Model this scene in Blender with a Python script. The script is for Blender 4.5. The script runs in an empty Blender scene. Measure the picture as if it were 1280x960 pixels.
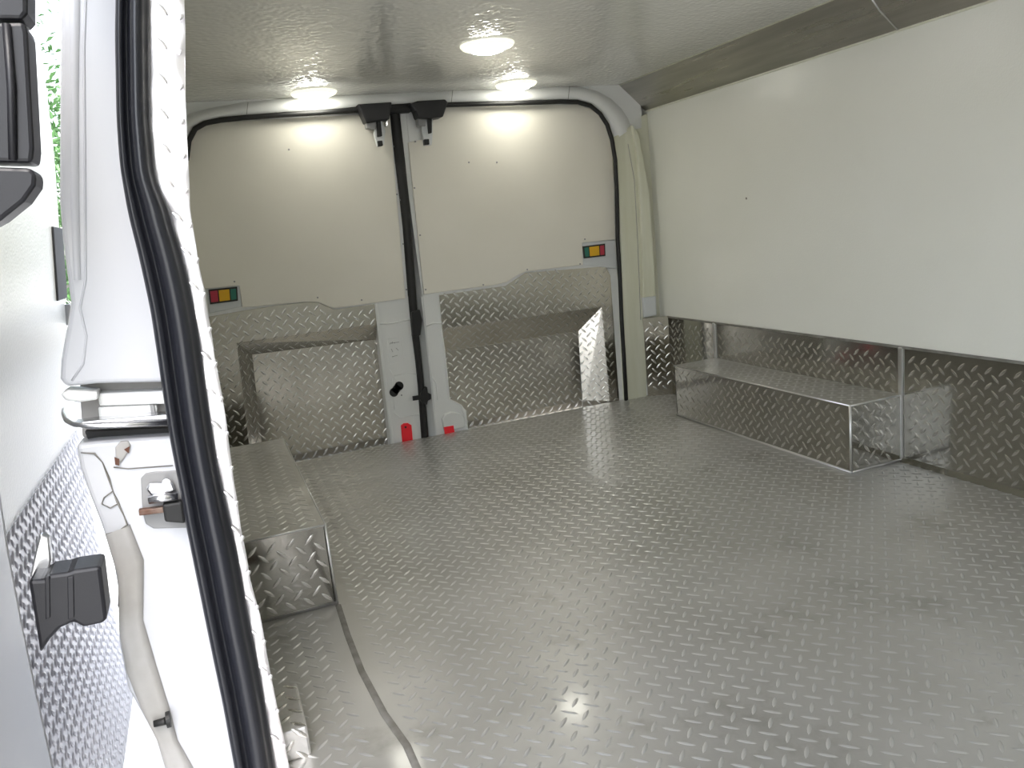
import bpy, bmesh, math, random
from mathutils import Vector, Matrix, noise
random.seed(4)
S = bpy.context.scene
COL = S.collection

# ------------------------------------------------------------------ camera
H = .755
RM = Matrix(((0.92688227, 0.16122, -0.33896515), (-0.36216674, 0.14687366, -0.92046911), (-0.09861297, 0.9759284, 0.19452311)))
F = 1009.
cd = bpy.data.cameras.new('camera'); cam = bpy.data.objects.new('camera', cd); COL.objects.link(cam)
cam.matrix_world = Matrix.Translation((0, 0, H)) @ RM.to_4x4()
cd.sensor_width = 36; cd.lens = F / 1280 * 36; cd.clip_start = .02
S.camera = cam
S.view_settings.view_transform = 'Standard'; S.view_settings.look = 'None'
S.view_settings.gamma = 1; S.view_settings.use_curve_mapping = False
S.view_settings.exposure = 1.48

# ------------------------------------------------------------------ daylight
w = bpy.data.worlds.new('sky'); S.world = w; w.use_nodes = True
nt = w.node_tree; bg = nt.nodes['Background']
sky = nt.nodes.new('ShaderNodeTexSky'); sky.sky_type = 'NISHITA'; sky.sun_disc = False
sky.sun_elevation = math.radians(62); sky.sun_rotation = math.radians(180); sky.air_density = 1.2; sky.dust_density = 3.5; sky.ozone_density = 1
hs = nt.nodes.new('ShaderNodeHueSaturation'); hs.inputs['Saturation'].default_value = .5
nt.links.new(sky.outputs[0], hs.inputs['Color']); nt.links.new(hs.outputs[0], bg.inputs[0])
bg.inputs[1].default_value = .36
sd = bpy.data.lights.new('sun', 'SUN'); sd.energy = 3.6; sd.angle = math.radians(.6); sd.color = (1, .97, .9)
so = bpy.data.objects.new('sun', sd); COL.objects.link(so)
so.rotation_euler = Vector((-.25, .06, -1)).to_track_quat('-Z', 'Y').to_euler()
pd = bpy.data.lights.new('side_opening_portal', 'AREA'); pd.shape = 'RECTANGLE'; pd.size = 1.35; pd.size_y = 1.35
pd.cycles.is_portal = True
po = bpy.data.objects.new('side_opening_portal', pd); COL.objects.link(po)
po.location = (-.02, .45, .6); po.rotation_euler = (0, math.radians(-90), 0)

# ------------------------------------------------------------------ helpers
def ray(px, py): return RM @ Vector((px - 640, 480 - py, -F))
def on(px, py, ax, v):
    r = ray(px, py); c = Vector((0, 0, H)); return c + r * ((v - c[ax]) / r[ax])
def oY(px, py, y): return on(px, py, 1, y)

def mat(name, base, rough=.5, metal=0, bump=None, bscale=100, noise_col=None, nscale=8, emit=None, rvar=0, spec=.5, coat=0, stretch=(1, 1, 1), bdist=.001, dirt=None):
    m = bpy.data.materials.new(name); m.use_nodes = True; t = m.node_tree; p = t.nodes['Principled BSDF']
    p.inputs['Base Color'].default_value = (*base, 1); p.inputs['Roughness'].default_value = rough
    p.inputs['Metallic'].default_value = metal; p.inputs['Specular IOR Level'].default_value = spec
    p.inputs['Coat Weight'].default_value = coat; p.inputs['Coat Roughness'].default_value = .1
    tc = t.nodes.new('ShaderNodeTexCoord'); mp = t.nodes.new('ShaderNodeMapping'); mp.inputs['Scale'].default_value = stretch
    t.links.new(tc.outputs['Object'], mp.inputs[0])
    col = None
    if noise_col:
        n = t.nodes.new('ShaderNodeTexNoise'); n.inputs['Scale'].default_value = nscale; n.inputs['Detail'].default_value = 5
        t.links.new(mp.outputs[0], n.inputs[0])
        r = t.nodes.new('ShaderNodeValToRGB'); r.color_ramp.elements[0].position = .35; r.color_ramp.elements[1].position = .68
        r.color_ramp.elements[0].color = (*noise_col, 1); r.color_ramp.elements[1].color = (*base, 1)
        t.links.new(n.outputs[0], r.inputs[0]); t.links.new(r.outputs[0], p.inputs['Base Color']); col = r.outputs[0]
        if rvar:
            q = t.nodes.new('ShaderNodeMapRange'); q.inputs[1].default_value = .3; q.inputs[2].default_value = .7
            q.inputs[3].default_value = rough + rvar; q.inputs[4].default_value = rough - rvar
            t.links.new(n.outputs[0], q.inputs[0]); t.links.new(q.outputs[0], p.inputs['Roughness'])
    if dirt:
        dc, dscale, lo, hi, drough = dirt
        n = t.nodes.new('ShaderNodeTexNoise'); n.inputs['Scale'].default_value = dscale; n.inputs['Detail'].default_value = 8; n.inputs['Roughness'].default_value = .65
        t.links.new(mp.outputs[0], n.inputs[0])
        q = t.nodes.new('ShaderNodeMapRange'); q.inputs[1].default_value = lo; q.inputs[2].default_value = hi
        t.links.new(n.outputs[0], q.inputs[0])
        mx = t.nodes.new('ShaderNodeMix'); mx.data_type = 'RGBA'; t.links.new(q.outputs[0], mx.inputs[0])
        if col: t.links.new(col, mx.inputs[6])
        else: mx.inputs[6].default_value = (*base, 1)
        mx.inputs[7].default_value = (*dc, 1); t.links.new(mx.outputs[2], p.inputs['Base Color'])
    if bump:
        n = t.nodes.new('ShaderNodeTexNoise'); n.inputs['Scale'].default_value = bscale; n.inputs['Detail'].default_value = 2
        t.links.new(mp.outputs[0], n.inputs[0])
        b = t.nodes.new('ShaderNodeBump'); b.inputs['Strength'].default_value = bump; b.inputs['Distance'].default_value = bdist
        t.links.new(n.outputs[0], b.inputs['Height']); t.links.new(b.outputs[0], p.inputs['Normal'])
    if emit:
        p.inputs['Emission Color'].default_value = (*emit[:3], 1); p.inputs['Emission Strength'].default_value = emit[3]
    return m

M = {}
M['ceil'] = mat('ceiling_board', (.76, .755, .71), .07, noise_col=(.73, .725, .68), nscale=3)
M['frp'] = mat('white_wall_board', (.84, .84, .78), .2, bump=.5, bscale=230, bdist=.001, noise_col=(.815, .815, .745), nscale=2.2)
M['doorboard'] = mat('white_door_board', (.80, .77, .69), .45, bump=.08, bscale=60, noise_col=(.76, .73, .65), nscale=3.5)
M['cream'] = mat('cream_board', (.74, .74, .62), .4, bump=.1, bscale=60, noise_col=(.66, .66, .52), nscale=6, stretch=(6, 6, .6))
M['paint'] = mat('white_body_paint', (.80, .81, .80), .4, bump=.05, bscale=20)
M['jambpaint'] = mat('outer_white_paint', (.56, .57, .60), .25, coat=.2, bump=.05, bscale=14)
M['flange'] = mat('grey_white_sealed_flange', (.42, .41, .40), .45, bump=.3, bscale=40, noise_col=(.34, .33, .31), nscale=16)
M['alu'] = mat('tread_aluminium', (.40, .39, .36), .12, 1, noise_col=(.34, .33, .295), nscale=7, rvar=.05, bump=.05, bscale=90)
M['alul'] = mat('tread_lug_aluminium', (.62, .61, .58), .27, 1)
M['wrap'] = mat('jamb_sheet_aluminium', (.86, .84, .85), .38, 1, bump=.3, bscale=50)
M['floor'] = mat('worn_floor_aluminium', (.62, .61, .60), .42, .72, coat=.45, noise_col=(.47, .46, .435), nscale=2.2, rvar=.06, bump=.12, bscale=120, dirt=((.25, .235, .20), 5, .57, .85, .5))
M['floorl'] = mat('floor_lug_aluminium', (.67, .665, .66), .36, .78, coat=.35)
M['doorsheet'] = mat('door_tread_aluminium', (.62, .59, .53), .17, 1, noise_col=(.52, .49, .43), nscale=6, rvar=.05)
M['steel'] = mat('smooth_stainless', (.58, .56, .52), .3, 1, bump=.03, bscale=8, noise_col=(.44, .43, .40), nscale=5, stretch=(8, .5, 8), rvar=.05)
M['trim'] = mat('bright_edge_metal', (.72, .72, .72), .28, 1)
M['caulk'] = mat('grey_caulk', (.24, .23, .21), .6, noise_col=(.15, .14, .12), nscale=30)
M['rubber'] = mat('black_rubber', (.014, .015, .02), .3, bump=.1, bscale=30)
M['softrubber'] = mat('dull_black_rubber', (.012, .012, .012), .55)
M['plastic'] = mat('black_plastic', (.009, .009, .012), .45, bump=.1, bscale=400)
M['grey'] = mat('grey_plastic', (.28, .28, .28), .4)
M['greyp'] = mat('pale_grey_paint', (.66, .68, .69), .35)
M['red'] = mat('red_reflector', (1, .012, .03), .5, coat=.3)
M['swr'] = mat('red_switch_plastic', (.45, .03, .06), .35); M['swy'] = mat('yellow_switch_plastic', (.75, .42, .01), .35); M['swg'] = mat('green_switch_plastic', (.02, .16, .12), .35)
M['rust'] = mat('rusty_steel', (.22, .16, .13), .6, .5, noise_col=(.12, .05, .03), nscale=60)
M['zinc'] = mat('zinc_metal', (.7, .7, .72), .25, 1)
M['lamp'] = mat('lit_lamp_lens', (1, 1, 1), .4, emit=(1, .98, .87, 10))
M['bezel'] = mat('frosted_glass_ring', (.75, .76, .66), .3, emit=(1, .98, .8, .35))  # weak emission put in for the lamp's glare on the glass
M['ground'] = mat('pale_concrete', (.36, .36, .355), .8, noise_col=(.3, .3, .295), nscale=3)
M['leaf'] = mat('green_leaves', (.06, .15, .04), .5); M['bark'] = mat('bark', (.16, .11, .07), .8)
M['clear'] = mat('clear_plastic_cover', (.75, .76, .75), .12, spec=.7)

class MB:
    def __init__(s): s.v = []; s.f = []; s.sm = []
    def add(s, vs, fs, smooth=False):
        o = len(s.v); s.v += [tuple(p) for p in vs]; s.f += [tuple(i + o for i in f) for f in fs]; s.sm += [smooth] * len(fs); return s
    def box(s, a, b):
        (x0, y0, z0), (x1, y1, z1) = a, b
        return s.add([(x0,y0,z0),(x1,y0,z0),(x1,y1,z0),(x0,y1,z0),(x0,y0,z1),(x1,y0,z1),(x1,y1,z1),(x0,y1,z1)],
                     [(3,2,1,0),(4,5,6,7),(0,1,5,4),(1,2,6,5),(2,3,7,6),(3,0,4,7)])
    def prism(s, pts, d):          # planar polygon pushed back by vector d
        n = len(pts); d = Vector(d); P = [Vector(p) for p in pts]
        return s.add(P + [p + d for p in P], [tuple(range(n)), tuple(range(2*n-1, n-1, -1))] + [(i, i+n, (i+1) % n + n, (i+1) % n) for i in range(n)])
    def tube(s, path, r, seg=8, closed=False):
        P = [Vector(p) for p in path]; n = len(P); vs = []; fs = []
        for i, p in enumerate(P):
            t = (P[min(i+1, n-1)] - P[max(i-1, 0)]).normalized()
            u = t.cross(Vector((0, 1, .01))); u = u.normalized() if u.length > .05 else t.cross(Vector((1, 0, 0))).normalized()
            q = t.cross(u); rr = r[i] if isinstance(r, (list, tuple)) else r
            vs += [p + (u * math.cos(a) + q * math.sin(a)) * rr for a in [2*math.pi*k/seg for k in range(seg)]]
        for i in range(n-1):
            fs += [(i*seg+k, i*seg+(k+1) % seg, (i+1)*seg+(k+1) % seg, (i+1)*seg+k) for k in range(seg)]
        fs += [tuple(range(seg)), tuple(range((n-1)*seg, n*seg))]
        return s.add(vs, fs, True)
    def disc(s, c, axis, r, h, seg=16, smooth=False):   # solid cylinder
        c = Vector(c); a = Vector(axis).normalized(); u = a.orthogonal().normalized(); q = a.cross(u)
        ring = [u*math.cos(2*math.pi*k/seg)*r + q*math.sin(2*math.pi*k/seg)*r for k in range(seg)]
        s.add([c + p for p in ring] + [c + p + a*h for p in ring], [(k, (k+1) % seg, (k+1) % seg + seg, k+seg) for k in range(seg)], smooth)
        return s.add([c + p for p in ring] + [c + p + a*h for p in ring], [tuple(range(seg)), tuple(range(seg, 2*seg))])
    def ribbon(s, L, R, prof, back=(0, 1, 0), jitter=0):      # strip between two edge lines with relief h pushed along -back
        n = len(L); k = len(prof); vs = []; b = Vector(back)
        for l, r in zip(L, R):
            for (t, h) in prof:
                p = Vector(l).lerp(Vector(r), t) - b*h
                if jitter: p = p + b * (noise.noise(p*38)*jitter) + Vector((noise.noise(p*25+Vector((9,0,0)))*jitter*.35, 0, 0))
                vs.append(p)
        return s.add(vs, [(i*k+j, i*k+j+1, (i+1)*k+j+1, (i+1)*k+j) for i in range(n-1) for j in range(k-1)], True)
    def lathe(s, c, prof, seg=28):   # around vertical axis, prof (r, z)
        vs = [(c[0]+r*math.cos(2*math.pi*k/seg), c[1]+r*math.sin(2*math.pi*k/seg), c[2]+z) for r, z in prof for k in range(seg)]
        n = len(prof); return s.add(vs, [(i*seg+k, i*seg+(k+1) % seg, (i+1)*seg+(k+1) % seg, (i+1)*seg+k) for i in range(n-1) for k in range(seg)], True)
    def build(s, name, m, parent=None, bevel=0, kind=None, label=None, seg=2):
        me = bpy.data.meshes.new(name); me.from_pydata([tuple(v) for v in s.v], [], s.f)
        me.polygons.foreach_set('use_smooth', s.sm); me.materials.append(M[m]); me.update()
        if not name.endswith('lugs'):
            bm = bmesh.new(); bm.from_mesh(me); bmesh.ops.remove_doubles(bm, verts=bm.verts, dist=1e-6)
            bmesh.ops.recalc_face_normals(bm, faces=bm.faces); bm.to_mesh(me); bm.free()
        o = bpy.data.objects.new(name, me); COL.objects.link(o)
        if parent: o.parent = parent
        if bevel:
            b = o.modifiers.new('edge', 'BEVEL'); b.width = bevel; b.segments = seg; b.limit_method = 'ANGLE'; b.angle_limit = math.radians(40)
        if kind: o['kind'] = kind
        if label: o['label'] = label
        return o

def tag(o, label, cat, group=None):
    o['label'] = label; o['category'] = cat
    if group: o['group'] = group
    return o
def empty(name, loc=(0, 0, 0)):
    o = bpy.data.objects.new(name, None); o.empty_display_size = .05; COL.objects.link(o); o.location = loc; return o
def struct(o, label=None):
    o['kind'] = 'structure'
    if label: o['label'] = label
    return o

# one raised lens of tread plate, 30 mm long
LT = [-1, -.62, 0, .62, 1]
def inside(x, y, poly):
    c = False; n = len(poly)
    for i in range(n):
        x0, y0 = poly[i]; x1, y1 = poly[(i+1) % n]
        if (y0 > y) != (y1 > y) and x < (x1-x0)*(y-y0)/(y1-y0)+x0: c = not c
    return c
def lugs(org, u, v, nrm, poly, parent, m='alul', pitch=.038, length=.030, width=.0085, height=.0017, ph=(.4, .3), margin=.006):
    """poly: outline in (u, v) metres; lugs on a square lattice, two diagonal directions"""
    org = Vector(org); u = Vector(u).normalized(); v = Vector(v).normalized(); nrm = Vector(nrm).normalized()
    us = [p[0] for p in poly]; vs_ = [p[1] for p in poly]; mb = MB()
    i0 = int(min(us)/pitch)-1; i1 = int(max(us)/pitch)+2; j0 = int(min(vs_)/pitch)-1; j1 = int(max(vs_)/pitch)+2
    r = length*.36 + margin*.3
    for i in range(i0, i1):
        for j in range(j0, j1):
            for k in (0, 1):
                cu = (i+ph[0]+.5*k)*pitch; cv = (j+ph[1]+.5*k)*pitch
                if not all(inside(cu+a, cv+b, poly) for a, b in ((r, r), (-r, r), (r, -r), (-r, -r))): continue
                a = (u + v*(1 if k else -1)).normalized(); b = nrm.cross(a)
                c = org + u*cu + v*cv + nrm*.0002
                L = length/2; W = width/2; vs = [c - a*L, ]
                for t in LT[1:-1]:
                    ww = W*(1-t*t)**.8; hh = height*(1-t*t)**.5
                    vs += [c+a*L*t-b*ww, c+a*L*t+nrm*hh, c+a*L*t+b*ww]
                vs.append(c + a*L)
                mb.add(vs, [(0,2,1),(0,3,2),(1,2,5,4),(2,3,6,5),(4,5,8,7),(5,6,9,8),(7,8,10),(8,9,10)], True)
    if mb.v: return mb.build('tread_lugs', m, parent, kind='stuff')
def rect(w_, h_, u0=0, v0=0): return [(u0, v0), (u0+w_, v0), (u0+w_, v0+h_), (u0, v0+h_)]

XR, XL, YB, ZC, YF = 1.745, -.03, 2.885, 1.237, -1.3

# ------------------------------------------------------------------ large structure
fl = struct(MB().box((XL-.02, YF, -.03), (XR+.02, YB, 0)).build('floor', 'floor'), 'worn aluminium tread plate van floor')
lugs((0, 0, 0), (1, 0, 0), (0, 1, 0), (0, 0, 1), [(.19, -.3), (1.735, -.3), (1.735, 1.65), (1.555, 1.65), (1.555, 2.53), (1.735, 2.53), (1.735, 2.875), (.17, 2.875)], fl, 'floorl', width=.0068, height=.0021, ph=(.26, .72))
lugs((0, 0, 0), (1, 0, 0), (0, 1, 0), (0, 0, 1), [(-.02, .2), (.145, .2), (.145, 1.64), (-.02, 1.64)], fl, 'floorl', width=.0068, height=.0021, ph=(.1, .2))
s_ = MB(); P = [(.163, 1.642), (.158, 1.5), (.157, 1.35), (.165, 1.2), (.178, 1.1), (.18, .3)]
s_.ribbon([(x-.006, y, .0006) for x, y in P], [(x+.006, y, .0006) for x, y in P], [(0, 0), (.5, .002), (1, 0)], back=(0, 0, -1)); s_.build('floor_seam', 'caulk', fl, label='dark caulked seam')
def pebbled_ceiling():
    import numpy as np
    rg = np.random.default_rng(3); x0, x1, y0, y1, st = XL, 1.64, .55, 2.9, .0042
    nx, ny = int((x1-x0)/st), int((y1-y0)/st); h = rg.normal(0, 1, (ny, nx))
    h = (h + .7*(np.roll(h, 1, 0)+np.roll(h, -1, 0))*.6 + .25*(np.roll(h, 1, 1)+np.roll(h, -1, 1)))/1.4
    h = -.0010 + np.clip(h, -2.5, 2.5)*.00033
    X, Y = np.meshgrid(np.linspace(x0, x1, nx), np.linspace(y0, y1, ny))
    V = np.stack([X, Y, ZC+h], -1).reshape(-1, 3).astype(np.float32)
    i = np.arange(ny*nx).reshape(ny, nx); Fq = np.stack([i[:-1, :-1], i[1:, :-1], i[1:, 1:], i[:-1, 1:]], -1).reshape(-1).astype(np.int32)
    me = bpy.data.meshes.new('pebbled_board'); nf = len(Fq)//4
    me.vertices.add(len(V)); me.vertices.foreach_set('co', V.ravel()); me.loops.add(len(Fq)); me.loops.foreach_set('vertex_index', Fq)
    me.polygons.add(nf); me.polygons.foreach_set('loop_start', np.arange(nf, dtype=np.int32)*4)
    me.polygons.foreach_set('use_smooth', np.ones(nf, bool)); me.materials.append(M['ceil']); me.update(calc_edges=True)
    o = bpy.data.objects.new('pebbled_board', me); COL.objects.link(o); o.parent = cl; o['kind'] = 'stuff'
cl = struct(MB().box((XL-.07, YF, ZC), (XR+.05, 2.95, ZC+.10)).build('ceiling', 'ceil'), 'pale grey pebbled van ceiling')
pebbled_ceiling()

wr = struct(MB().box((XR, YF, -.03), (XR+.06, 2.95, ZC)).build('wall_right', 'frp'), 'white pebbled right van wall')
# tread plate dado in three sheets
for (y0, y1) in ((-1.2, 1.648), (1.656, 2.505), (2.513, 2.83)):
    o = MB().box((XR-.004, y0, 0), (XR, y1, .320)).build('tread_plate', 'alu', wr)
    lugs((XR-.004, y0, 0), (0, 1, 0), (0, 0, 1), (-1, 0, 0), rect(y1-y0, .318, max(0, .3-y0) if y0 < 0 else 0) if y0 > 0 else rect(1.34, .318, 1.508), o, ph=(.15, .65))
for y in (1.652, 2.509):
    z0 = .0 if y < 2 else .19
    MB().box((XR-.010, y-.007, z0), (XR-.003, y+.007, .322)).build('corner_moulding', 'trim', wr, bevel=.003)
MB().box((XR-.007, -1.2, .318), (XR, 2.83, .3245)).build('top_edge', 'caulk', wr, bevel=.001)
MB().prism([(XR-.004, -1.2, .012), (XR-.018, -1.2, .0), (XR-.004, -1.2, .0)], (0, 2.845, 0)).build('base_lip', 'alu', wr)
# angled corner plate by the rear pillar
A, B = Vector((XR, 2.825, 0)), Vector((1.645, 2.862, 0)); U = (B-A).normalized(); N = U.cross(Vector((0, 0, 1)));
N = N if N.y < 0 else -N
o = MB().prism([A, B, B+Vector((0, 0, .325)), A+Vector((0, 0, .325))], -N*.01).build('trim_5', 'doorsheet'); struct(o, 'narrow tread plate facing the side door at foot of the rear pillar')
lugs(A, U, (0, 0, 1), N, rect((B-A).length, .322), o)
# white board panel seam stain
MB().disc((XR-.0006, *on(933, 248, 0, XR).yz), (1, 0, 0), .004, .0007).build('small_mark', 'caulk', wr)

cv = MB(); cv.add([(XR, YF, 1.137), (1.632, YF, ZC), (1.632, 2.90, ZC), (XR, 2.90, 1.137), (XR-.003, YF, 1.133), (1.628, YF, ZC-.001), (1.628, 2.90, ZC-.001), (XR-.003, 2.90, 1.133)],
        [(4,5,6,7),(0,3,2,1),(0,1,5,4),(3,7,6,2),(0,4,7,3),(1,2,6,5)])
cv = struct(cv.build('trim_1', 'steel'), 'smooth steel cove strip between ceiling and right wall')
sm = on(1133, 12, 0, 1.70)
a = Vector((XR-.006, 1.655, 1.135)); b = Vector((1.632, 1.655, ZC-.004)); MB().tube([a, a.lerp(b, .5)+Vector((-.001, .006, -.001)), b], .0022, 6).build('joint_bead', 'trim', cv)
MB().box((XR-.006, YF, 1.131), (XR, 2.90, 1.137)).build('lower_edge', 'cream', cv)
a = Vector((1.631, YF, ZC-.001)); MB().tube([a, a+Vector((0, 4.2, 0))], .0035, 6).build('upper_bead', 'cream', cv)

# left wall behind the side opening, and in front of it
wl = struct(MB().box((XL-.02, 1.2, -.03), (XL, 2.95, ZC)).box((XL-.05, YF, -.03), (XL, -.25, ZC)).build('wall_left', 'frp'), 'white left van wall')
o = MB().box((XL, 1.2, 0), (XL+.004, 2.86, .32)).build('tread_plate', 'alu', wl)
lugs((XL+.004, 1.2, 0), (0, 1, 0), (0, 0, 1), (1, 0, 0), rect(1.66, .318), o)
wf = struct(MB().box((XL-.05, YF-.05, -.03), (XR+.06, YF, ZC+.1)).build('wall_front', 'frp'), 'white front partition')

wb = struct(MB().box((XL-.07, 3.0, -.25), (XR+.06, 3.03, ZC+.1)).box((XL-.07, 2.95, ZC-.06), (XR+.06, 3.0, ZC+.1)).box((XR-.02, 2.93, -.25), (XR+.06, 3.0, ZC+.1)).box((XL-.07, 2.93, -.25), (XL+.02, 3.0, ZC+.1)).box((XL-.02, 2.89, -.25), (XR+.02, 3.0, -.1)).build('rear_light_cap', 'paint'), 'unseen cap added behind the rear doors against light leaks')  # added shell that keeps stray sunlight out at the rear corners

# ------------------------------------------------------------------ rear pillar and header frame around the back doors
YR = 2.875
seal = [(233,200),(236,176),(244,161),(256,154),(276,150),(305,147),(360,143),(400,141),(453,136),(500,133),(560,131),(640,129),(700,127),(722,127.5),(738,132),(750,142),(759,156),(765,175),(769,200),(771,240),(772,300),(775,350),(777,400),(780,450),(783,505)]
outer = [(215,190),(216,170),(222,152),(236,141),(262,134),(300,127),(350,122),(391,119),(450,115),(500,112.5),(560,110),(640,107.5),(700,106),(725,107),(748,113),(765,122),(778,134),(787,147),(791,158)]
inn = [p for p in seal[:len(outer)]]; inn[-1] = (768,160); inn[-2] = (762,158); inn[-3] = (757,152); inn[-4] = (750,143); inn[-5] = (741,134); inn[-6] = (724,128)
inn = [(233,200),(236,176),(244,161),(256,154),(276,150),(305,147),(360,143),(400,141),(453,137),(500,134),(560,131),(640,129),(700,127),(720,127.5),(738,132),(750,142),(758,153),(763,164),(766,176)]
fr = MB(); fr.ribbon([oY(*p, YR+.015) for p in outer], [oY(*p, YR) for p in inn], [(0, -.01), (.12, .004), (.35, .016), (.65, .016), (.88, .004), (1, -.02)])
tr = struct(fr.build('trim_2', 'paint'), 'white painted header frame over the back doors')
for q in ([(690,100),(800,92),(802,160),(768,166),(745,130)], [(196,128),(262,116),(345,112),(345,128),(300,135),(262,150),(238,168),(226,210),(200,210)], [(784,160),(800,146),(836,130),(836,402),(800,402)]):
    MB().prism([oY(*p, 2.893) for p in q], (0, .03, 0)).build('corner_filler', 'paint' if q[0][0] < 780 else 'cream', tr)
for px, (ya, yb) in ((310, (128, 145)), (712, (108, 126)), (566, (112, 130))):
    MB().tube([oY(px, ya, YR-.004), oY(px-1, (ya+yb)/2, YR-.0165), oY(px-2, yb, YR-.006)], .0009, 5).build('sealer_line', 'caulk', tr)
pc = MB().prism([oY(*p, 2.868) for p in [(767,172),(791,156),(799,205),(804,300),(806,392),(809,505),(784,509),(779,400),(776,300),(773,230)]], (0, .06, 0))
tp = struct(pc.build('trim_3', 'cream', bevel=.003), 'cream pillar right of the back doors')
MB().prism([oY(*p, 2.852) for p in [(791,156),(799,170),(812,240),(818,330),(820,370),(804,372),(803,300),(798,205)]], (0, .03, 0)).build('cover_strip', 'cream', tp, bevel=.003)
MB().prism([oY(*p, 2.854) for p in [(804,372),(820,370),(821,394),(806,397)]], (0, .03, 0)).build('lower_patch', 'greyp', tp, bevel=.002)
MB().tube([oY(*p, 2.867) for p in [(785,180),(793,225),(797,300),(801,400)]], .0012, 5).build('sealer_line', 'flange', tp)
ds = MB().tube([oY(*p, 2.868) for p in seal], .0085, 8)
tag(ds.build('door_seal', 'softrubber'), 'black rubber seal framing the two rear doors', 'seal')

# ------------------------------------------------------------------ rear doors
def poly(pts, y, d=.006): return MB().prism([oY(*p, y) for p in pts], (0, d, 0))
def sheet(name, pts, y, m, parent, d=.004):
    o = poly(pts, y, d).build(name, m, parent, bevel=.001)
    W = [oY(*p, y) for p in pts]; q = [(p.x, p.z) for p in W]
    lugs((0, y, 0), (1, 0, 0), (0, 0, 1), (0, -1, 0), q, o, ph=(.2, .55), height=.0017, margin=-.02); return o
def slope(pts_front, yf, pts_back, yb, parent):
    a, b = [oY(*p, yf) for p in pts_front]; c, d = [oY(*p, yb) for p in pts_back]
    n = (b-a).cross(d-a).normalized(); n = n if n.y < 0 else -n
    o = MB().prism([a, b, d, c], -n*.002).build('recess_slope', 'doorsheet', parent)
    u = (b-a).normalized(); v = n.cross(u); v = v if v.dot(c-a) > 0 else -v
    q = [((p-a).dot(u), (p-a).dot(v)) for p in (a, b, d, c)]
    nn = u.cross(v)
    g = lugs(a, u, v, n, q, o, ph=(.3, .12), margin=-.032); e = (c-a).dot(n); W = (b-a).length; Vm = (c-a).dot(v)
    if g:
        for vt in g.data.vertices:
            s1 = min(1, max(0, (vt.co-a).dot(u)/W)); t1 = min(1, max(0, (vt.co-a).dot(v)/Vm)); vt.co += n*((1-s1)*t1*e+.0004)
YD = 2.905
def screws(parent, pts, y):
    for p in pts: MB().disc(oY(*p, y), (0, -1, 0), .0032, .0015, 8).build('screw', 'grey', parent)

d1 = struct(MB().prism([oY(*p, 2.965) for p in [(215,170),(260,157),(494,140),(537,562),(240,610)]], (0, .03, 0)).build('door_1', 'paint'), 'left rear van door with tread plate recess')
d2 = struct(MB().prism([oY(*p, 2.965) for p in [(497,140),(720,131),(756,160),(768,210),(785,520),(538,562)]], (0, .03, 0)).build('door_2', 'paint'), 'right rear van door with tread plate recess')
# left door
poly([(225,175),(246,160),(262,154),(280,151),(488,139),(492,140),(510,373),(420,390),(400,384),(235,402)], 2.90, .06).build('inner_frame', 'paint', d1)
poly([(468,377),(511,370),(522,420),(536,556),(489,564)], 2.90, .06).build('lock_stile', 'paint', d1, bevel=.003)
o = poly([(232,180),(244,165),(262,154.5),(280,152.5),(487,141),(507,373),(418,385.5),(410,383),(398,377.5),(380,377.5),(303,384.5),(299,357),(257,361),(236,340)], 2.892, .007).build('upper_panel', 'doorboard', d1, bevel=.0015, label='smooth white panel')
screws(o, [(361,135+52),(492,183),(500,250),(504,305),(508,362),(452,375),(397,372),(293,352),(496,243)], 2.892)
def switch(parent, pl, flip):
    (x0, y0), (x1, y1), (x2, y2), (x3, y3) = pl            # TL, TR, BR, BL in the picture
    def q(a, b): 
        t = (x0+(x1-x0)*a, y0+(y1-y0)*a); bt = (x3+(x2-x3)*a, y3+(y2-y3)*a); return (t[0]+(bt[0]-t[0])*b, t[1]+(bt[1]-t[1])*b)
    o = poly([q(0,0), q(1,0), q(1,1), q(0,1)], 2.886, .008).build('lock_switch', 'softrubber', parent, bevel=.001)
    ms = ['swr', 'swy', 'swg'];
    if flip: ms.reverse()
    sp = [(.05,.31),(.35,.72),(.76,.95)] if not flip else [(.05,.24),(.28,.72),(.76,.95)]
    for mm, (a, b), y in zip(ms, sp, (2.8855, 2.8835, 2.8855)):
        poly([q(a,.12), q(b,.12), q(b,.88), q(a,.88)], y, .003).build('switch_face' if mm != 'swy' else 'slider', mm, o, bevel=.0006)
poly([(257,361),(299,357),(302,383),(262,392)], 2.8935, .01).build('switch_plate', 'greyp', d1, bevel=.002)
switch(d1, [(260.5,362),(296.5,358.5),(297.5,376),(262.5,380.5)], False)
b1 = sheet('tread_plate', [(250,398),(303,388.5),(345,382),(380,378),(398,378),(418,387),(468,380),(472,405),(296,429),(314,575),(268,585)], 2.897, 'doorsheet', d1)
slope(((296,429), (472,405)), 2.897, ((315,443), (474,424)), 2.945, d1)
slope(((296,429), (314,575)), 2.897, ((315,443), (330,575)), 2.945, d1)
sheet('recess_plate', [(315,443),(475,423.5),(492,575),(330,590)], 2.945, 'doorsheet', d1)
MB().ribbon([oY(*p, 2.896) for p in [(468,379),(476,450),(484,515),(490,562)]], [oY(*p, 2.894) for p in [(472,379),(480,450),(488,515),(494,562)]], [(0, 0), (.5, .004), (1, 0)]).build('stile_lip', 'paint', d1)
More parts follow.
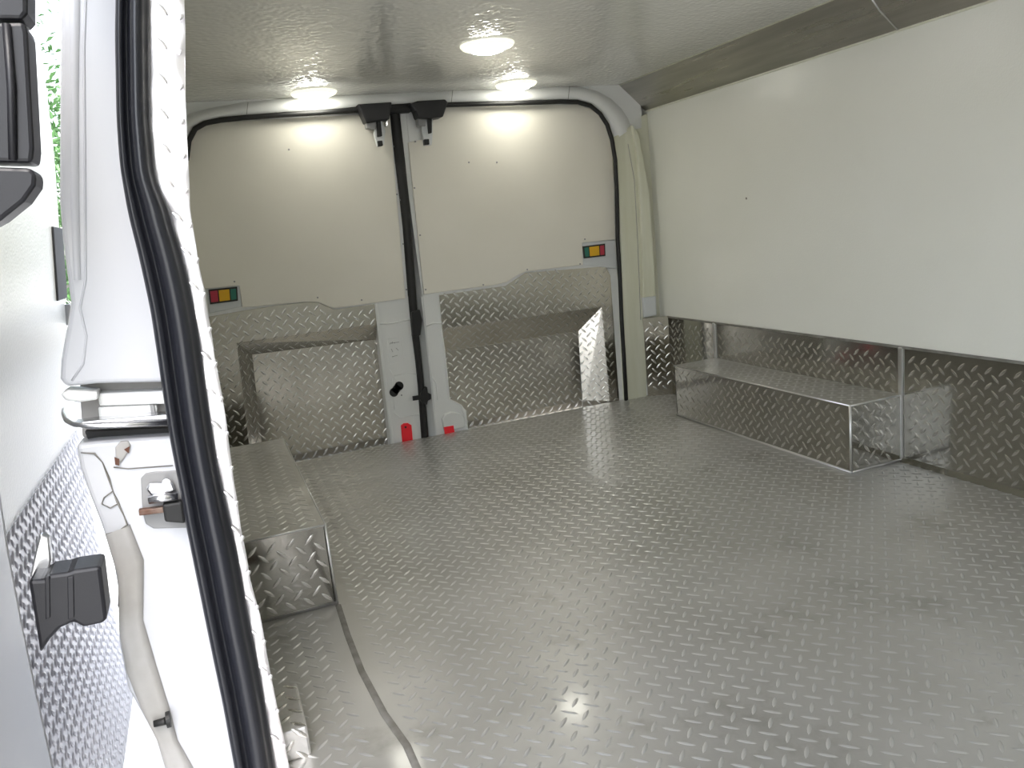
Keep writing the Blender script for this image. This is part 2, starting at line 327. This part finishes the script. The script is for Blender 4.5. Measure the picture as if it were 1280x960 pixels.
# embossings on the lock stile
def emb(parent, pts, y, r=.0016): MB().tube([oY(*p, y) for p in pts], r, 6).build('embossed_line', 'paint', parent)
emb(d1, [(484,424),(502,421),(505,451),(487,456),(484,424)], 2.90, .0012)
emb(d1, [(474,405),(490,404),(514,399)], 2.90, .003); emb(d1, [(487,462),(496,478)], 2.90, .001)
emb(d1, [(492,470),(510,466),(521,468)], 2.90); emb(d1, [(492,516),(500,522),(525,518)], 2.90)
emb(d1, [(490,474),(493,512)], 2.90)
for i, (a, b) in enumerate((((487,430),(488.5,429.8)),((490,429.8),(490.5,427)),((492.5,429),(494,428.6)),((496.5,428),(498,427.6)),((487.5,429),(499,427.6)),((489,436),(491,440)),((495,435),(498,438)),((490,446),(497,444)))):
    MB().tube([oY(*a, 2.8995), oY(*b, 2.8995)], .0009, 5).build('stamped_mark', 'grey', d1)
kh = MB(); a, b = oY(492.5,490.5,2.896), oY(499,482.5,2.896)
kh.disc(a, (0, 1, 0), .0165, .006, 18); kh.disc(b, (0, 1, 0), .0165, .006, 18)
dv = (b-a).normalized(); pz = Vector((dv.z, 0, -dv.x))*.0145
kh.prism([a+pz, b+pz, b-pz, a-pz], (0, .006, 0)); kh.build('access_hole_plug', 'softrubber', d1, label='black peanut-shaped opening')
MB().disc(oY(502,494,2.898), (0, 1, 0), .003, .004, 8).build('rivet', 'grey', d1)
rp = poly([(501.5,532),(505,529.5),(510,529),(514.5,531.5),(516.5,555),(503.5,556)], 2.893, .008).build('reflector', 'red', d1, bevel=.0015, label='bright red reflector')
MB().disc(oY(507,534,2.8925), (0, 1, 0), .004, .002, 10).build('rivet', 'softrubber', rp)
# right door
poly([(500,137),(560,131.5),(725,127.5),(745,136),(759,156),(766,178),(770,260),(772,335),(756,336),(657,345),(632,360),(528,372),(505,200)], 2.90, .06).build('inner_frame', 'paint', d2)
poly([(526,371),(549,368),(553,411),(557,440),(563,499),(577,506),(583,514),(586,542),(545,556),(538,480)], 2.90, .06).build('lock_stile', 'paint', d2, bevel=.003)
poly([(757,331),(771,329),(777,400),(784,512),(773,514),(763,345)], 2.90, .06).build('hinge_stile', 'paint', d2, bevel=.003)
o = poly([(510,178),(530,174),(528,136.5),(560,134),(640,132),(722,130.5),(739,136),(751,146),(759,162),(764,180),(767,220),(769,299),(728,303.5),(729,331),(657,339.5),(647,344),(633,353),(620,356),(530,368)], 2.892, .007).build('upper_panel', 'doorboard', d2, bevel=.0015, label='smooth white panel')
screws(o, [(519,177),(518,235),(525,294),(532,362),(604,356),(659,337),(725,330),(731,299),(621,203),(586,203)], 2.892)
poly([(728,303.5),(769,300),(771,336),(729,331)], 2.8935, .01).build('switch_plate', 'greyp', d2, bevel=.002)
switch(d2, [(729,308),(756.5,304.5),(757,320),(730.5,323)], True)
sheet('tread_plate', [(549,369),(632,357.5),(648,347),(657,341),(757,333),(763,345),(775,512),(763,514),(752,384),(553,411)], 2.897, 'doorsheet', d2)
slope(((553,411), (752,384)), 2.897, ((556,439), (723,414)), 2.945, d2)
slope(((752,384), (763,514)), 2.897, ((723,414), (729,514)), 2.945, d2)
sheet('recess_plate', [(550,440),(723,414),(729,530),(580,556),(556,520)], 2.945, 'doorsheet', d2)
emb(d2, [(533,408),(541,404),(552,404)], 2.90, .003); emb(d2, [(538,470),(545,478),(547,500)], 2.90); emb(d2, [(551,412),(555,440),(561,499),(577,507),(583,530)], 2.899, .0022)
lc = poly([(553,524),(556,518),(565,515),(576,516),(580,521),(582,534),(556,540)], 2.884, .018).build('latch_cover', 'clear', d2, bevel=.004, label='clear glossy plastic cover')
poly([(555,534),(567,532),(568.5,541.5),(556.5,543.5)], 2.882, .008).build('reflector', 'red', d2, bevel=.001, label='bright red reflector')
# meeting edge of the two doors
L = [(487,138),(490,170),(494,205),(499,245),(505,300),(508,340),(511,380),(515,420),(519,450),(522,480),(527,552)]
Rr = [(499,137),(503,170),(507,205),(511,245),(515,300),(518,340),(521,380),(524,420),(527,450),(530,480),(536,551)]
MB().ribbon([oY(*p, 2.896) for p in L], [oY(*p, 2.896) for p in Rr], [(0, -.01), (.05, .006), (.3, .014), (.7, .014), (.95, .006), (1, -.01)]).build('edge_rubber', 'softrubber', d1)
L2 = [(x+.5, y) for x, y in Rr]; R2 = [(508,137),(511,170),(515,205),(519,245),(524,300),(527,340),(530,380),(534,420),(537,450),(541,480),(547,551)]
MB().ribbon([oY(*p, 2.935) for p in L2], [oY(*p, 2.90) for p in R2], [(0, 0), (.4, .003), (.8, .008), (1, .002)]).build('door_edge', 'paint', d2)
MB().prism([oY(*p, 2.872) for p in [(515,390),(525,387),(528,400),(526,419),(516,421)]], (0, .02, 0)).build('rubber_stop', 'softrubber', d2, bevel=.003)
h = MB().prism([oY(*p, 2.87) for p in [(516,495.5),(526,494),(526,499.5),(516.5,501)]], (0, .008, 0)); h.prism([oY(*p, 2.874) for p in [(526,492),(531,484),(534,484),(535,491),(539,493),(539,499),(535,501),(534,506),(529,505),(526,501)]], (0, .02, 0))
h.build('latch_hook', 'softrubber', d2, bevel=.001)
# top latches with their black housings
def top_latch(parent, dx, dy, body, arm):
    r = poly(body, 2.825, .06).build('top_latch', 'plastic', parent, bevel=.004, label='black latch housing')
    for nm, pts, y, d, m in arm: poly(pts, y, d).build(nm, m, r, bevel=.002)
top_latch(d1, 0, 0, [(447,130),(490,127.5),(489,134),(487,149),(473,151),(458,153),(455,146),(452,139)],
   [('bracket', [(457,150),(470,152),(470,162),(459,160)], 2.85, .035, 'grey'), ('lever', [(468,152),(478,151),(482,164),(480,181),(472,183),(468,168)], 2.855, .02, 'greyp'),
    ('pawl', [(471,150),(476,150),(478,170),(472,171)], 2.845, .015, 'softrubber'), ('roller', [(472,176),(478,175.5),(479,182),(473,183)], 2.845, .02, 'softrubber'), ('bolt_head', [(482,151),(485,151),(485,158),(482,158)], 2.845, .02, 'zinc')])
top_latch(d2, 0, 0, [(512,130),(522,126),(557,124),(560,128),(554,146),(540,148),(523,147),(520,138)],
   [('bracket', [(522,146),(533,147),(532,158),(523,157)], 2.85, .035, 'grey'), ('lever', [(527,148),(541,147),(541,165),(540,181),(531,182),(528,165)], 2.855, .02, 'greyp'),
    ('pawl', [(534,148),(540,147),(540,166),(536,167)], 2.845, .015, 'softrubber'), ('roller', [(530.5,174),(536.5,173.5),(537,180.5),(531,181)], 2.845, .02, 'softrubber')])
poly([(488,131),(514,128.5),(514,140),(488,141)], 2.862, .03).build('top_rubber_stop', 'softrubber', d1, bevel=.003)

# ------------------------------------------------------------------ wheel arch boxes
def arch_box(x0, x1, y0, y1, h, side):
    r = empty('wheel_arch_box', ((x0+x1)/2, (y0+y1)/2, 0)); cx, cy = (x0+x1)/2, (y0+y1)/2
    def P(mb): mb.v = [(v[0]-cx, v[1]-cy, v[2]) for v in mb.v]; return mb
    t = P(MB().box((x0, y0, h-.004), (x1, y1, h))).build('top_plate', 'floor', r)
    lugs((x0-cx, y0-cy, h), (1, 0, 0), (0, 1, 0), (0, 0, 1), rect(x1-x0, y1-y0), t, 'floorl', ph=(.3, .2), height=.0013)
    xi = x1 if side < 0 else x0                      # face towards the aisle
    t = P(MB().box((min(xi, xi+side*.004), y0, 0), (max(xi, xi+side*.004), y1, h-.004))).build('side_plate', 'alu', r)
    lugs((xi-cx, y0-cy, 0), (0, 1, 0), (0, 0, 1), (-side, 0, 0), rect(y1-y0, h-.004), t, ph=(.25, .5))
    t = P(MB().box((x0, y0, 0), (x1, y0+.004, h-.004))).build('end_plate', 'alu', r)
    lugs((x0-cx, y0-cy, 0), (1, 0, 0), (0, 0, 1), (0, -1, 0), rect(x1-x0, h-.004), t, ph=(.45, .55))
    t = P(MB().box((x0, y1-.004, 0), (x1, y1, h-.004))).build('end_plate', 'alu', r)
    e = P(MB().tube([(xi, y0+.001, 0), (xi, y0+.001, h)], .0035, 8)); e.build('edge_trim', 'trim', r)
    e = P(MB().tube([(xi, y0, h-.001), (xi, y1, h-.001)], .0022, 8)); e.build('edge_trim', 'trim', r)
    e = P(MB().tube([(x0, y0, h-.001), (x1, y0, h-.001)], .0022, 8)); e.build('edge_trim', 'trim', r)
    e = P(MB().tube([(x0, y0-.001, .003), (xi, y0-.001, .003), (xi-side*.001, y1, .003)] if side < 0 else [(x1, y0-.001, .003), (xi, y0-.001, .003), (xi-side*.001, y1, .003)], .004, 6)); e.build('base_bead', 'floor', r)
    return r
tag(arch_box(1.56, XR-.005, 1.65, 2.51, .19, 1), 'long low tread plate wheel box against the right wall', 'box')
tag(arch_box(XL+.005, .162, 1.65, 2.51, .18, -1), 'tread plate wheel box at left beside the side doorway', 'box')

# ------------------------------------------------------------------ ceiling lights, with unseen fill lights added
def lamp(x, y, label):
    r = empty('ceiling_light', (x, y, ZC))
    MB().lathe((0, 0, 0), [(.074, 0), (.075, -.004), (.070, -.010), (.060, -.012), (.056, -.008)], 32).build('bezel', 'bezel', r)
    MB().lathe((0, 0, 0), [(.057, -.006), (.054, -.012), (.044, -.019), (.028, -.024), (.012, -.026), (.001, -.0262)], 32).build('lens', 'lamp', r, label='glowing warm white lens')
    return tag(r, label, 'light')
lamp(.447, 2.80, 'round lit ceiling light above the left rear door')
lamp(1.155, 2.785, 'round lit ceiling light above the right rear door')
for x, y, l in ((.447, .22, 'round fill light added by the side doorway, out of view'), (1.155, .22, 'round fill light added over the front right floor, out of view'), (.83, -.5, 'round fill light added near the front partition, out of view')): lamp(x, y, l)  # unseen lamps added to brighten the floor and right wall
lamp(.83, 2.18, 'round lit ceiling light nearest the viewer, mid ceiling')

# ------------------------------------------------------------------ side doorway: rear jamb
YJ = 1.13
innE = [(232,-230),(231,0),(231,60),(232,133),(235,200),(238,267),(247,320),(258,377),(264,417),(273,470),(282,520),(290,580),(298,640),(307,690),(315,737),(324,762),(331,802),(340,850),(348,889),(362,960),(385,1070)]
seaR = [(186,-230),(187,0),(187,70),(188,150),(192,190),(195,225),(199,237),(207,246),(213,270),(229,322),(240,370),(248,415),(254,460),(262,520),(272,580),(285,640),(298,697),(308,757),(323,831),(336,906),(344,960),(363,1070)]
seaL = [(145,-230),(145,0),(144,43),(146,150),(150,207),(160,267),(173,318),(188,387),(197,447),(205,503),(213,553),(225,613),(231,650),(248,733),(263,807),(277,873),(293,960),(312,1070)]
def resample(P, n, y):
    out = []
    def ev(t):
        for (xa, ya), (xb, yb) in zip(P, P[1:]):
            if ya <= t <= yb: return xa+(xb-xa)*(t-ya)/(yb-ya)
        return P[-1][0]
    for i in range(n):
        t = -225+i*(1285/(n-1)); out.append(oY(sum(ev(max(-230, min(1069, t+d))) for d in (-14, -7, 0, 7, 14))/5, t, y))
    return out
n = 120
IE = resample(innE, n, YJ-.01); SR = resample(seaR, n, YJ); SL = resample(seaL, n, YJ-.01)
jw = empty('jamb_cover', (0, YJ, 0))
def rel(mb, o): mb.v = [tuple(Vector(v)-o) for v in mb.v]; return mb
JO = Vector((0, YJ, 0))
rel(MB().ribbon([p+Vector((-.02, 0, 0)) for p in SR], IE, [(0, 0), (.3, .001), (.55, .002), (.8, .002), (.95, .001), (1, 0)], jitter=.004), JO).build('tread_wrap', 'wrap', jw)
rel(MB().ribbon(IE, [p+Vector((-.004, .10, 0)) for p in IE], [(0, 0), (.03, .001), (.08, -.001), (.14, -.006), (1, -.01)], jitter=.002), JO).build('rolled_edge', 'trim', jw)
lg = MB()
for i in range(2, n-3, 4):                    # the lugs that show on the folded sheet
    for t, sg in ((.35, 1), (.88, -1)):
        c = (SR[i].lerp(IE[i], t) if t < .5 else SR[i+1].lerp(IE[i+1], t)) - JO + Vector((0, -.0065, 0)); up = (IE[i+1]-IE[i]).normalized()
        ax = (up + Vector((sg, 0, 0))*.9).normalized(); bx = Vector((0, -1, 0)).cross(ax); nn = Vector((0, -1, 0)); Lh = .009 if t < .5 else .005
        vs = [c-ax*Lh]
        for tt in LT[1:-1]:
            ww = .003*(1-tt*tt)**.8; vs += [c+ax*Lh*tt-bx*ww, c+ax*Lh*tt+nn*.0013, c+ax*Lh*tt+bx*ww]
        vs.append(c+ax*Lh); lg.add(vs, [(0,2,1),(0,3,2),(1,2,5,4),(2,3,6,5),(4,5,8,7),(5,6,9,8),(7,8,10),(8,9,10)], True)
lg.build('tread_lugs', 'wrap', jw, kind='stuff')
tag(jw, 'dented tread plate sheet wrapped around the side doorway edge', 'cover')
sl = MB().ribbon(SL, SR, [(0, -.01), (.01, .010), (.08, .017), (.16, .019), (.25, .015), (.31, .004), (.36, .006), (.41, .018), (.47, .028), (.6, .034), (.74, .034), (.84, .027), (.88, .018), (.94, .016), (1, .012), (1.03, -.004)])
tag(sl.build('doorway_seal', 'rubber'), 'thick ribbed black rubber seal curving down the side doorway', 'seal')

# sill end block at the foot of the jamb
sb = MB().box((-.03, 1.150, 0), (.043, 1.285, .05)).build('sill_block', 'floor', bevel=.004)
tag(sb, 'small tread plate block on the floor at foot of side doorway', 'block')
lugs((-.03, 1.150, .05), (1, 0, 0), (0, 1, 0), (0, 0, 1), rect(.073, .135), sb, ph=(.6, .3), margin=-.03)
lugs((-.03, 1.150, 0), (1, 0, 0), (0, 0, 1), (0, -1, 0), rect(.073, .05), sb, ph=(.6, .1), margin=-.03)
MB().box((-.012, 1.286, .001), (.034, 1.296, .012)).build('rust_streak', 'rust', sb)

# painted body jamb
jp = MB()
up = [(130,-240),(77,-240),(75,0),(74,250),(78,300),(88,378),(84,405),(76,450),(75,474),(82,484),(120,480),(205,478),(220,474),(225,440),(205,380),(185,300),(168,200),(165,0),(165,-240)]
jp.prism([oY(*p, YJ+.012) for p in up], (0, .05, 0))
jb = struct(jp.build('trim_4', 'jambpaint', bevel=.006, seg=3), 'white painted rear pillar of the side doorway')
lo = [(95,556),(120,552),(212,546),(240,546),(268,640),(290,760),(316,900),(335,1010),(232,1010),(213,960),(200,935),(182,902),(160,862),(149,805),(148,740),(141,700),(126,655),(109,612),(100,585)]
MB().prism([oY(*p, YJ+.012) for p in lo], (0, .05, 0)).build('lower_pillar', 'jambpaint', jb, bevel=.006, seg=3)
# folds, flange and sealant
MB().tube([oY(*p, YJ+.012) for p in [(107,-200),(107,0),(105,60),(106,200),(107,350),(100,385),(108,420),(104,455),(90,476)]], .0015, 8).build('pressed_fold', 'jambpaint', jb)
MB().ribbon([oY(*p, YJ+.011) for p in [(86,-200),(86,0),(90,120),(88,250),(92,350)]], [oY(*p, YJ+.011) for p in [(100,-200),(100,0),(98,120),(99,250),(101,350)]], [(0, 0), (.5, .004), (1, 0)]).build('pressed_fold', 'jambpaint', jb)
MB().ribbon([oY(*p, YJ+.011) for p in [(131,667),(146,662),(146,700),(148,760),(152,800),(163,845),(185,895),(200,930),(214,975)][0:1]+[(131,667),(147,720),(149,790),(158,840),(176,885),(196,925),(208,965)]],
            [oY(*p, YJ+.011) for p in [(163,655),(163,657),(180,700),(179,775),(195,830),(212,885),(222,925),(245,965)]], [(0, 0), (.06, .006), (.3, .007), (.5, .005), (.7, .007), (.92, .006), (1, 0)]).build('sealed_flange', 'flange', jb)
MB().tube([oY(*p, YJ+.0105) for p in [(101,566),(118,567),(128,578),(136,598),(141,614),(147,628),(155,645),(159,656),(148,664),(131,668)]], [.0006,.0013,.0007,.0015,.0006,.0016,.0008,.0015,.0008,.0006], 6).build('sealant_bead', 'caulk', jb)
MB().tube([oY(*p, YJ+.0105) for p in [(141,614),(130,622),(127,630),(138,635),(147,630)]], .0008, 6).build('sealant_bead', 'caulk', jb)
MB().tube([oY(*p, YJ+.011) for p in [(142,584),(160,586),(216,582)]], .0008, 6).build('pressed_fold', 'caulk', jb)
ch = poly([(144,560),(150,552),(160,551),(164,558),(160,566),(152,578),(145,580)], YJ+.009, .006).build('sealed_patch', 'flange', jb, bevel=.002)
for q in ([(155,562),(162,558),(161,567)], [(143,572),(149,574),(149,582),(144,581)]): poly(q, YJ+.007, .003).build('chipped_spot', 'rust', ch)
MB().tube([oY(*p, YJ+.010) for p in [(150,730),(149,758)]], .0018, 6).build('black_slit', 'softrubber', jb)
# rail pocket
rk = poly([(100,482),(120,474),(222,470),(232,556),(118,556),(103,545)], YJ+.055, .01).build('rail_pocket', 'flange', jb)
poly([(122,492),(210,488),(213,505),(124,508)], YJ+.03, .03).build('rail_block', 'paint', jb, bevel=.003)
poly([(122,509),(196,506),(197,516),(140,524),(124,524)], YJ+.032, .03).build('rail_block', 'paint', jb, bevel=.003)
poly([(187,506),(192,506),(194,516),(189,517)], YJ+.028, .01).build('rail_pin', 'grey', jb)
def lip(pts, r, m='zinc'): MB().tube([oY(px, py, y) for px, py, y in pts], r, 8).build('rail_lip', m, jb)
lip([(214,528,YJ), (150,531.5,YJ-.004), (112,533,YJ-.002), (92,530,YJ+.008), (83,525,YJ+.025), (80,517,YJ+.08), (80,512,YJ+.3)], .0035)
MB().prism([oY(*p, YJ+.004) for p in [(92,529),(112,531),(214,526),(212,518),(140,524),(116,526)]], (0, .03, 0)).build('rail_channel', 'zinc', jb, bevel=.002)
MB().prism([oY(*p, YJ+.010) for p in [(75,493),(84,488),(122,490),(122,500),(100,503),(82,501)]], (0, .04, 0)).build('rail_lip', 'paint', jb, bevel=.003)
poly([(106,540),(214,535),(216,544),(110,549)], YJ+.04, .02).build('rail_shadow_gap', 'softrubber', jb)  # black strip standing in for the shade inside the gap
# striker
poly([(176,598),(182,592),(192,590),(225,588),(240,660),(192,661),(182,655),(178,640)], YJ+.010, .004).build('striker_recess', 'grey', jb, bevel=.0015)
st = poly([(182,612),(186,604),(216,603),(220,614),(205,620),(190,622)], YJ+.001, .010).build('latch_striker', 'zinc', jb, bevel=.003)
MB().tube([oY(186,625,YJ-.004), oY(205,622,YJ-.006), oY(222,621,YJ-.004)], .006, 8).build('striker_rod', 'zinc', st)
poly([(173,638),(204,634),(205,641),(174,645)], YJ-.006, .01).build('striker_tongue', 'rust', st, bevel=.001)
poly([(203,631),(228,627),(232,655),(206,653)], YJ-.010, .016).build('striker_pad', 'softrubber', st, bevel=.003)
MB().disc(oY(208,602,YJ+.002), (0, -1, 0), .005, .004, 12).build('bolt_head', 'zinc', jb)
bp = MB().tube([oY(192,905,YJ-.002), oY(204,902,YJ-.002), oY(207,901,YJ-.002)], [.0045, .005, .0055], 10)
bp.disc(oY(208,900,YJ-.002), (1, 0, 0), .011, .005, 14); bp.build('rubber_buffer', 'softrubber', jb)
# outer skin of the body behind the jamb
prof = [(-.085,1.33),(-.10,1.15),(-.115,1.05),(-.135,.9),(-.155,.78),(-.165,.64),(-.165,.60)]
prof2 = [(-.165,.52),(-.16,.42),(-.15,.30),(-.15,.15),(-.14,.0),(-.12,-.2),(-.11,-.35)]
sk = MB()
for pr in (prof, prof2):
    sk.ribbon([(x+.012, 1.19, z) for x, z in pr], [(x+.012, 3.0, z) for x, z in pr], [(0, 0), (1, 0)])
sk.build('outer_skin', 'jambpaint', jb)
MB().box((-.14, 1.2, .51), (-.10, 3.0, .61)).build('rail_backing', 'flange', jb)

# ------------------------------------------------------------------ sliding door, slid back along the outside
PZ = [(1.32,-.205),(1.15,-.212),(.97,-.226),(.82,-.245),(.68,-.262),(.55,-.275),(.42,-.285),(.28,-.290),(.12,-.292),(0,-.290),(-.25,-.28)]
def px_(z):
    for (z0, x0), (z1, x1) in zip(PZ, PZ[1:]):
        if z1 <= z <= z0: return x1+(x0-x1)*(z-z1)/(z0-z1)
    return PZ[-1][1] if z < 0 else PZ[0][1]
YA, YE = 1.14, 1.88
def slab(y0, y1, z0, z1, off, th, n=14):
    m = MB(); zs = [z0+(z1-z0)*i/n for i in range(n+1)]; vs = []
    for z in zs:
        x = px_(z)+off; vs += [(x, y0, z), (x, y1, z), (x-th, y1, z), (x-th, y0, z)]
    fs = [(4*i+k, 4*i+(k+1) % 4, 4*i+4+(k+1) % 4, 4*i+4+k) for i in range(n) for k in range(4)] + [(0,1,2,3), (4*n,4*n+1,4*n+2,4*n+3)]
    return m.add(vs, fs)
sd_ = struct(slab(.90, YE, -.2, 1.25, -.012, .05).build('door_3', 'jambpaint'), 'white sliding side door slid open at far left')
slab(YA, YE-.012, .425, 1.22, 0, .012).build('upper_panel', 'frp', sd_, label='white pebbled panel')
lp = slab(YA+.01, YE-.012, -.18, .425, .001, .013).build('tread_plate', 'wrap', sd_)
zc = [(-.17+.059*i) for i in range(11)]
for z0, z1 in zip(zc, zc[1:]):
    a = Vector((px_(z0)+.0015, YA+.01, z0)); b = Vector((px_(z1)+.0015, YA+.01, z1)); v = (b-a); u = Vector((0, 1, 0)); nn = u.cross(v).normalized(); nn = nn if nn.x > 0 else -nn
    k = int((z0+.17)/.059+.5)
    pit = .030
    lugs(a, u, v, nn, [(0, -.012), (.71, -.012), (.71, v.length+.012), (0, v.length+.012)], lp, 'wrap', pitch=.030, length=.024, ph=(.4, .5), margin=-.02)
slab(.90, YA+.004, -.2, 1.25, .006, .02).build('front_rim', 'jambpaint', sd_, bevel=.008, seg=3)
slab(YA+.004, YA+.012, -.2, 1.2, .004, .01).build('rim_gasket', 'flange', sd_)
# trailing edge seal
slab(YE-.11, YE+.006, .695, .835, .004, .02).build('edge_seal', 'softrubber', sd_, bevel=.002)
MB().prism([oY(*p, YE+.002) for p in [(79,381),(87,380),(93,396),(83,408),(80,400)]], (0, .02, 0)).build('edge_latch', 'grey', sd_, bevel=.002)
# black bracket cover low on the door
def blk(name, pts, y, d, m='plastic', bevel=.004, parent=sd_, label=None): return poly(pts, y, d).build(name, m, parent, bevel=bevel, label=label)
br = blk('roller_bracket', [(35,726),(55,725),(62,719),(84,716),(92,713),(126,708),(134,775),(127,780),(104,785),(92,778),(75,786),(62,800),(50,818),(44,780)], 1.02, .05, label='black plastic bracket cover')
poly([(37,722),(44,690),(50,668),(61,672),(64,700),(60,720)], 1.06, .012).build('bracket_foot', 'trim', br, bevel=.002)
for xa, xb in ((56, 62), (84, 92)):
    MB().prism([oY(*p, 1.0185) for p in ((xa, 722), (xb, 720), (xb+1, 772), (xa+1, 775))], (0, .01, 0)).build('cover_rib', 'plastic', br, bevel=.001)
# inner pull handle near the top of the leading edge
hd = blk('pull_handle', [(-45,28),(30,27),(34,40),(42,185),(40,203),(-45,201)], .98, .05, label='black plastic pull handle')
blk('handle_cap', [(-45,-60),(34,-60),(34,16),(28,24),(-45,23)], .98, .05, parent=hd)
blk('handle_base', [(-45,207),(38,210),(45,218),(44,232),(30,252),(0,276),(-45,300)], .98, .05, parent=hd)
MB().tube([oY(8,30,.978), oY(14,110,.976), oY(16,200,.978)], .004, 8).build('handle_rib', 'plastic', hd)

# ------------------------------------------------------------------ outside
gr = struct(MB().box((-30, -20, -.62), (30, 60, -.6)).build('ground', 'ground'), 'pale sunlit concrete ground')
tree = empty('tree', (-2.0, 9.0, -.6)); tm = MB().tube([(0, 0, 0), (.05, 0, 1.0), (0, .1, 2.2)], [.12, .09, .05], 8); tm.build('trunk', 'bark', tree)
lf = MB(); random.seed(9)
for i in range(16000):
    p = Vector((random.gauss(0, .8), random.gauss(0, .6), 2.1+random.gauss(0, .65))); q = Matrix.Rotation(random.random()*6.3, 3, Vector((random.random(), random.random(), random.random())).normalized())
    lf.add([p+q@Vector(c) for c in ((-.05, 0, 0), (0, .02, .01), (.05, 0, 0), (0, -.02, .01))], [(0,1,2,3)])
lf.build('foliage', 'leaf', tree, kind='stuff'); tag(tree, 'green leafy tree outside beyond the open side door', 'tree')
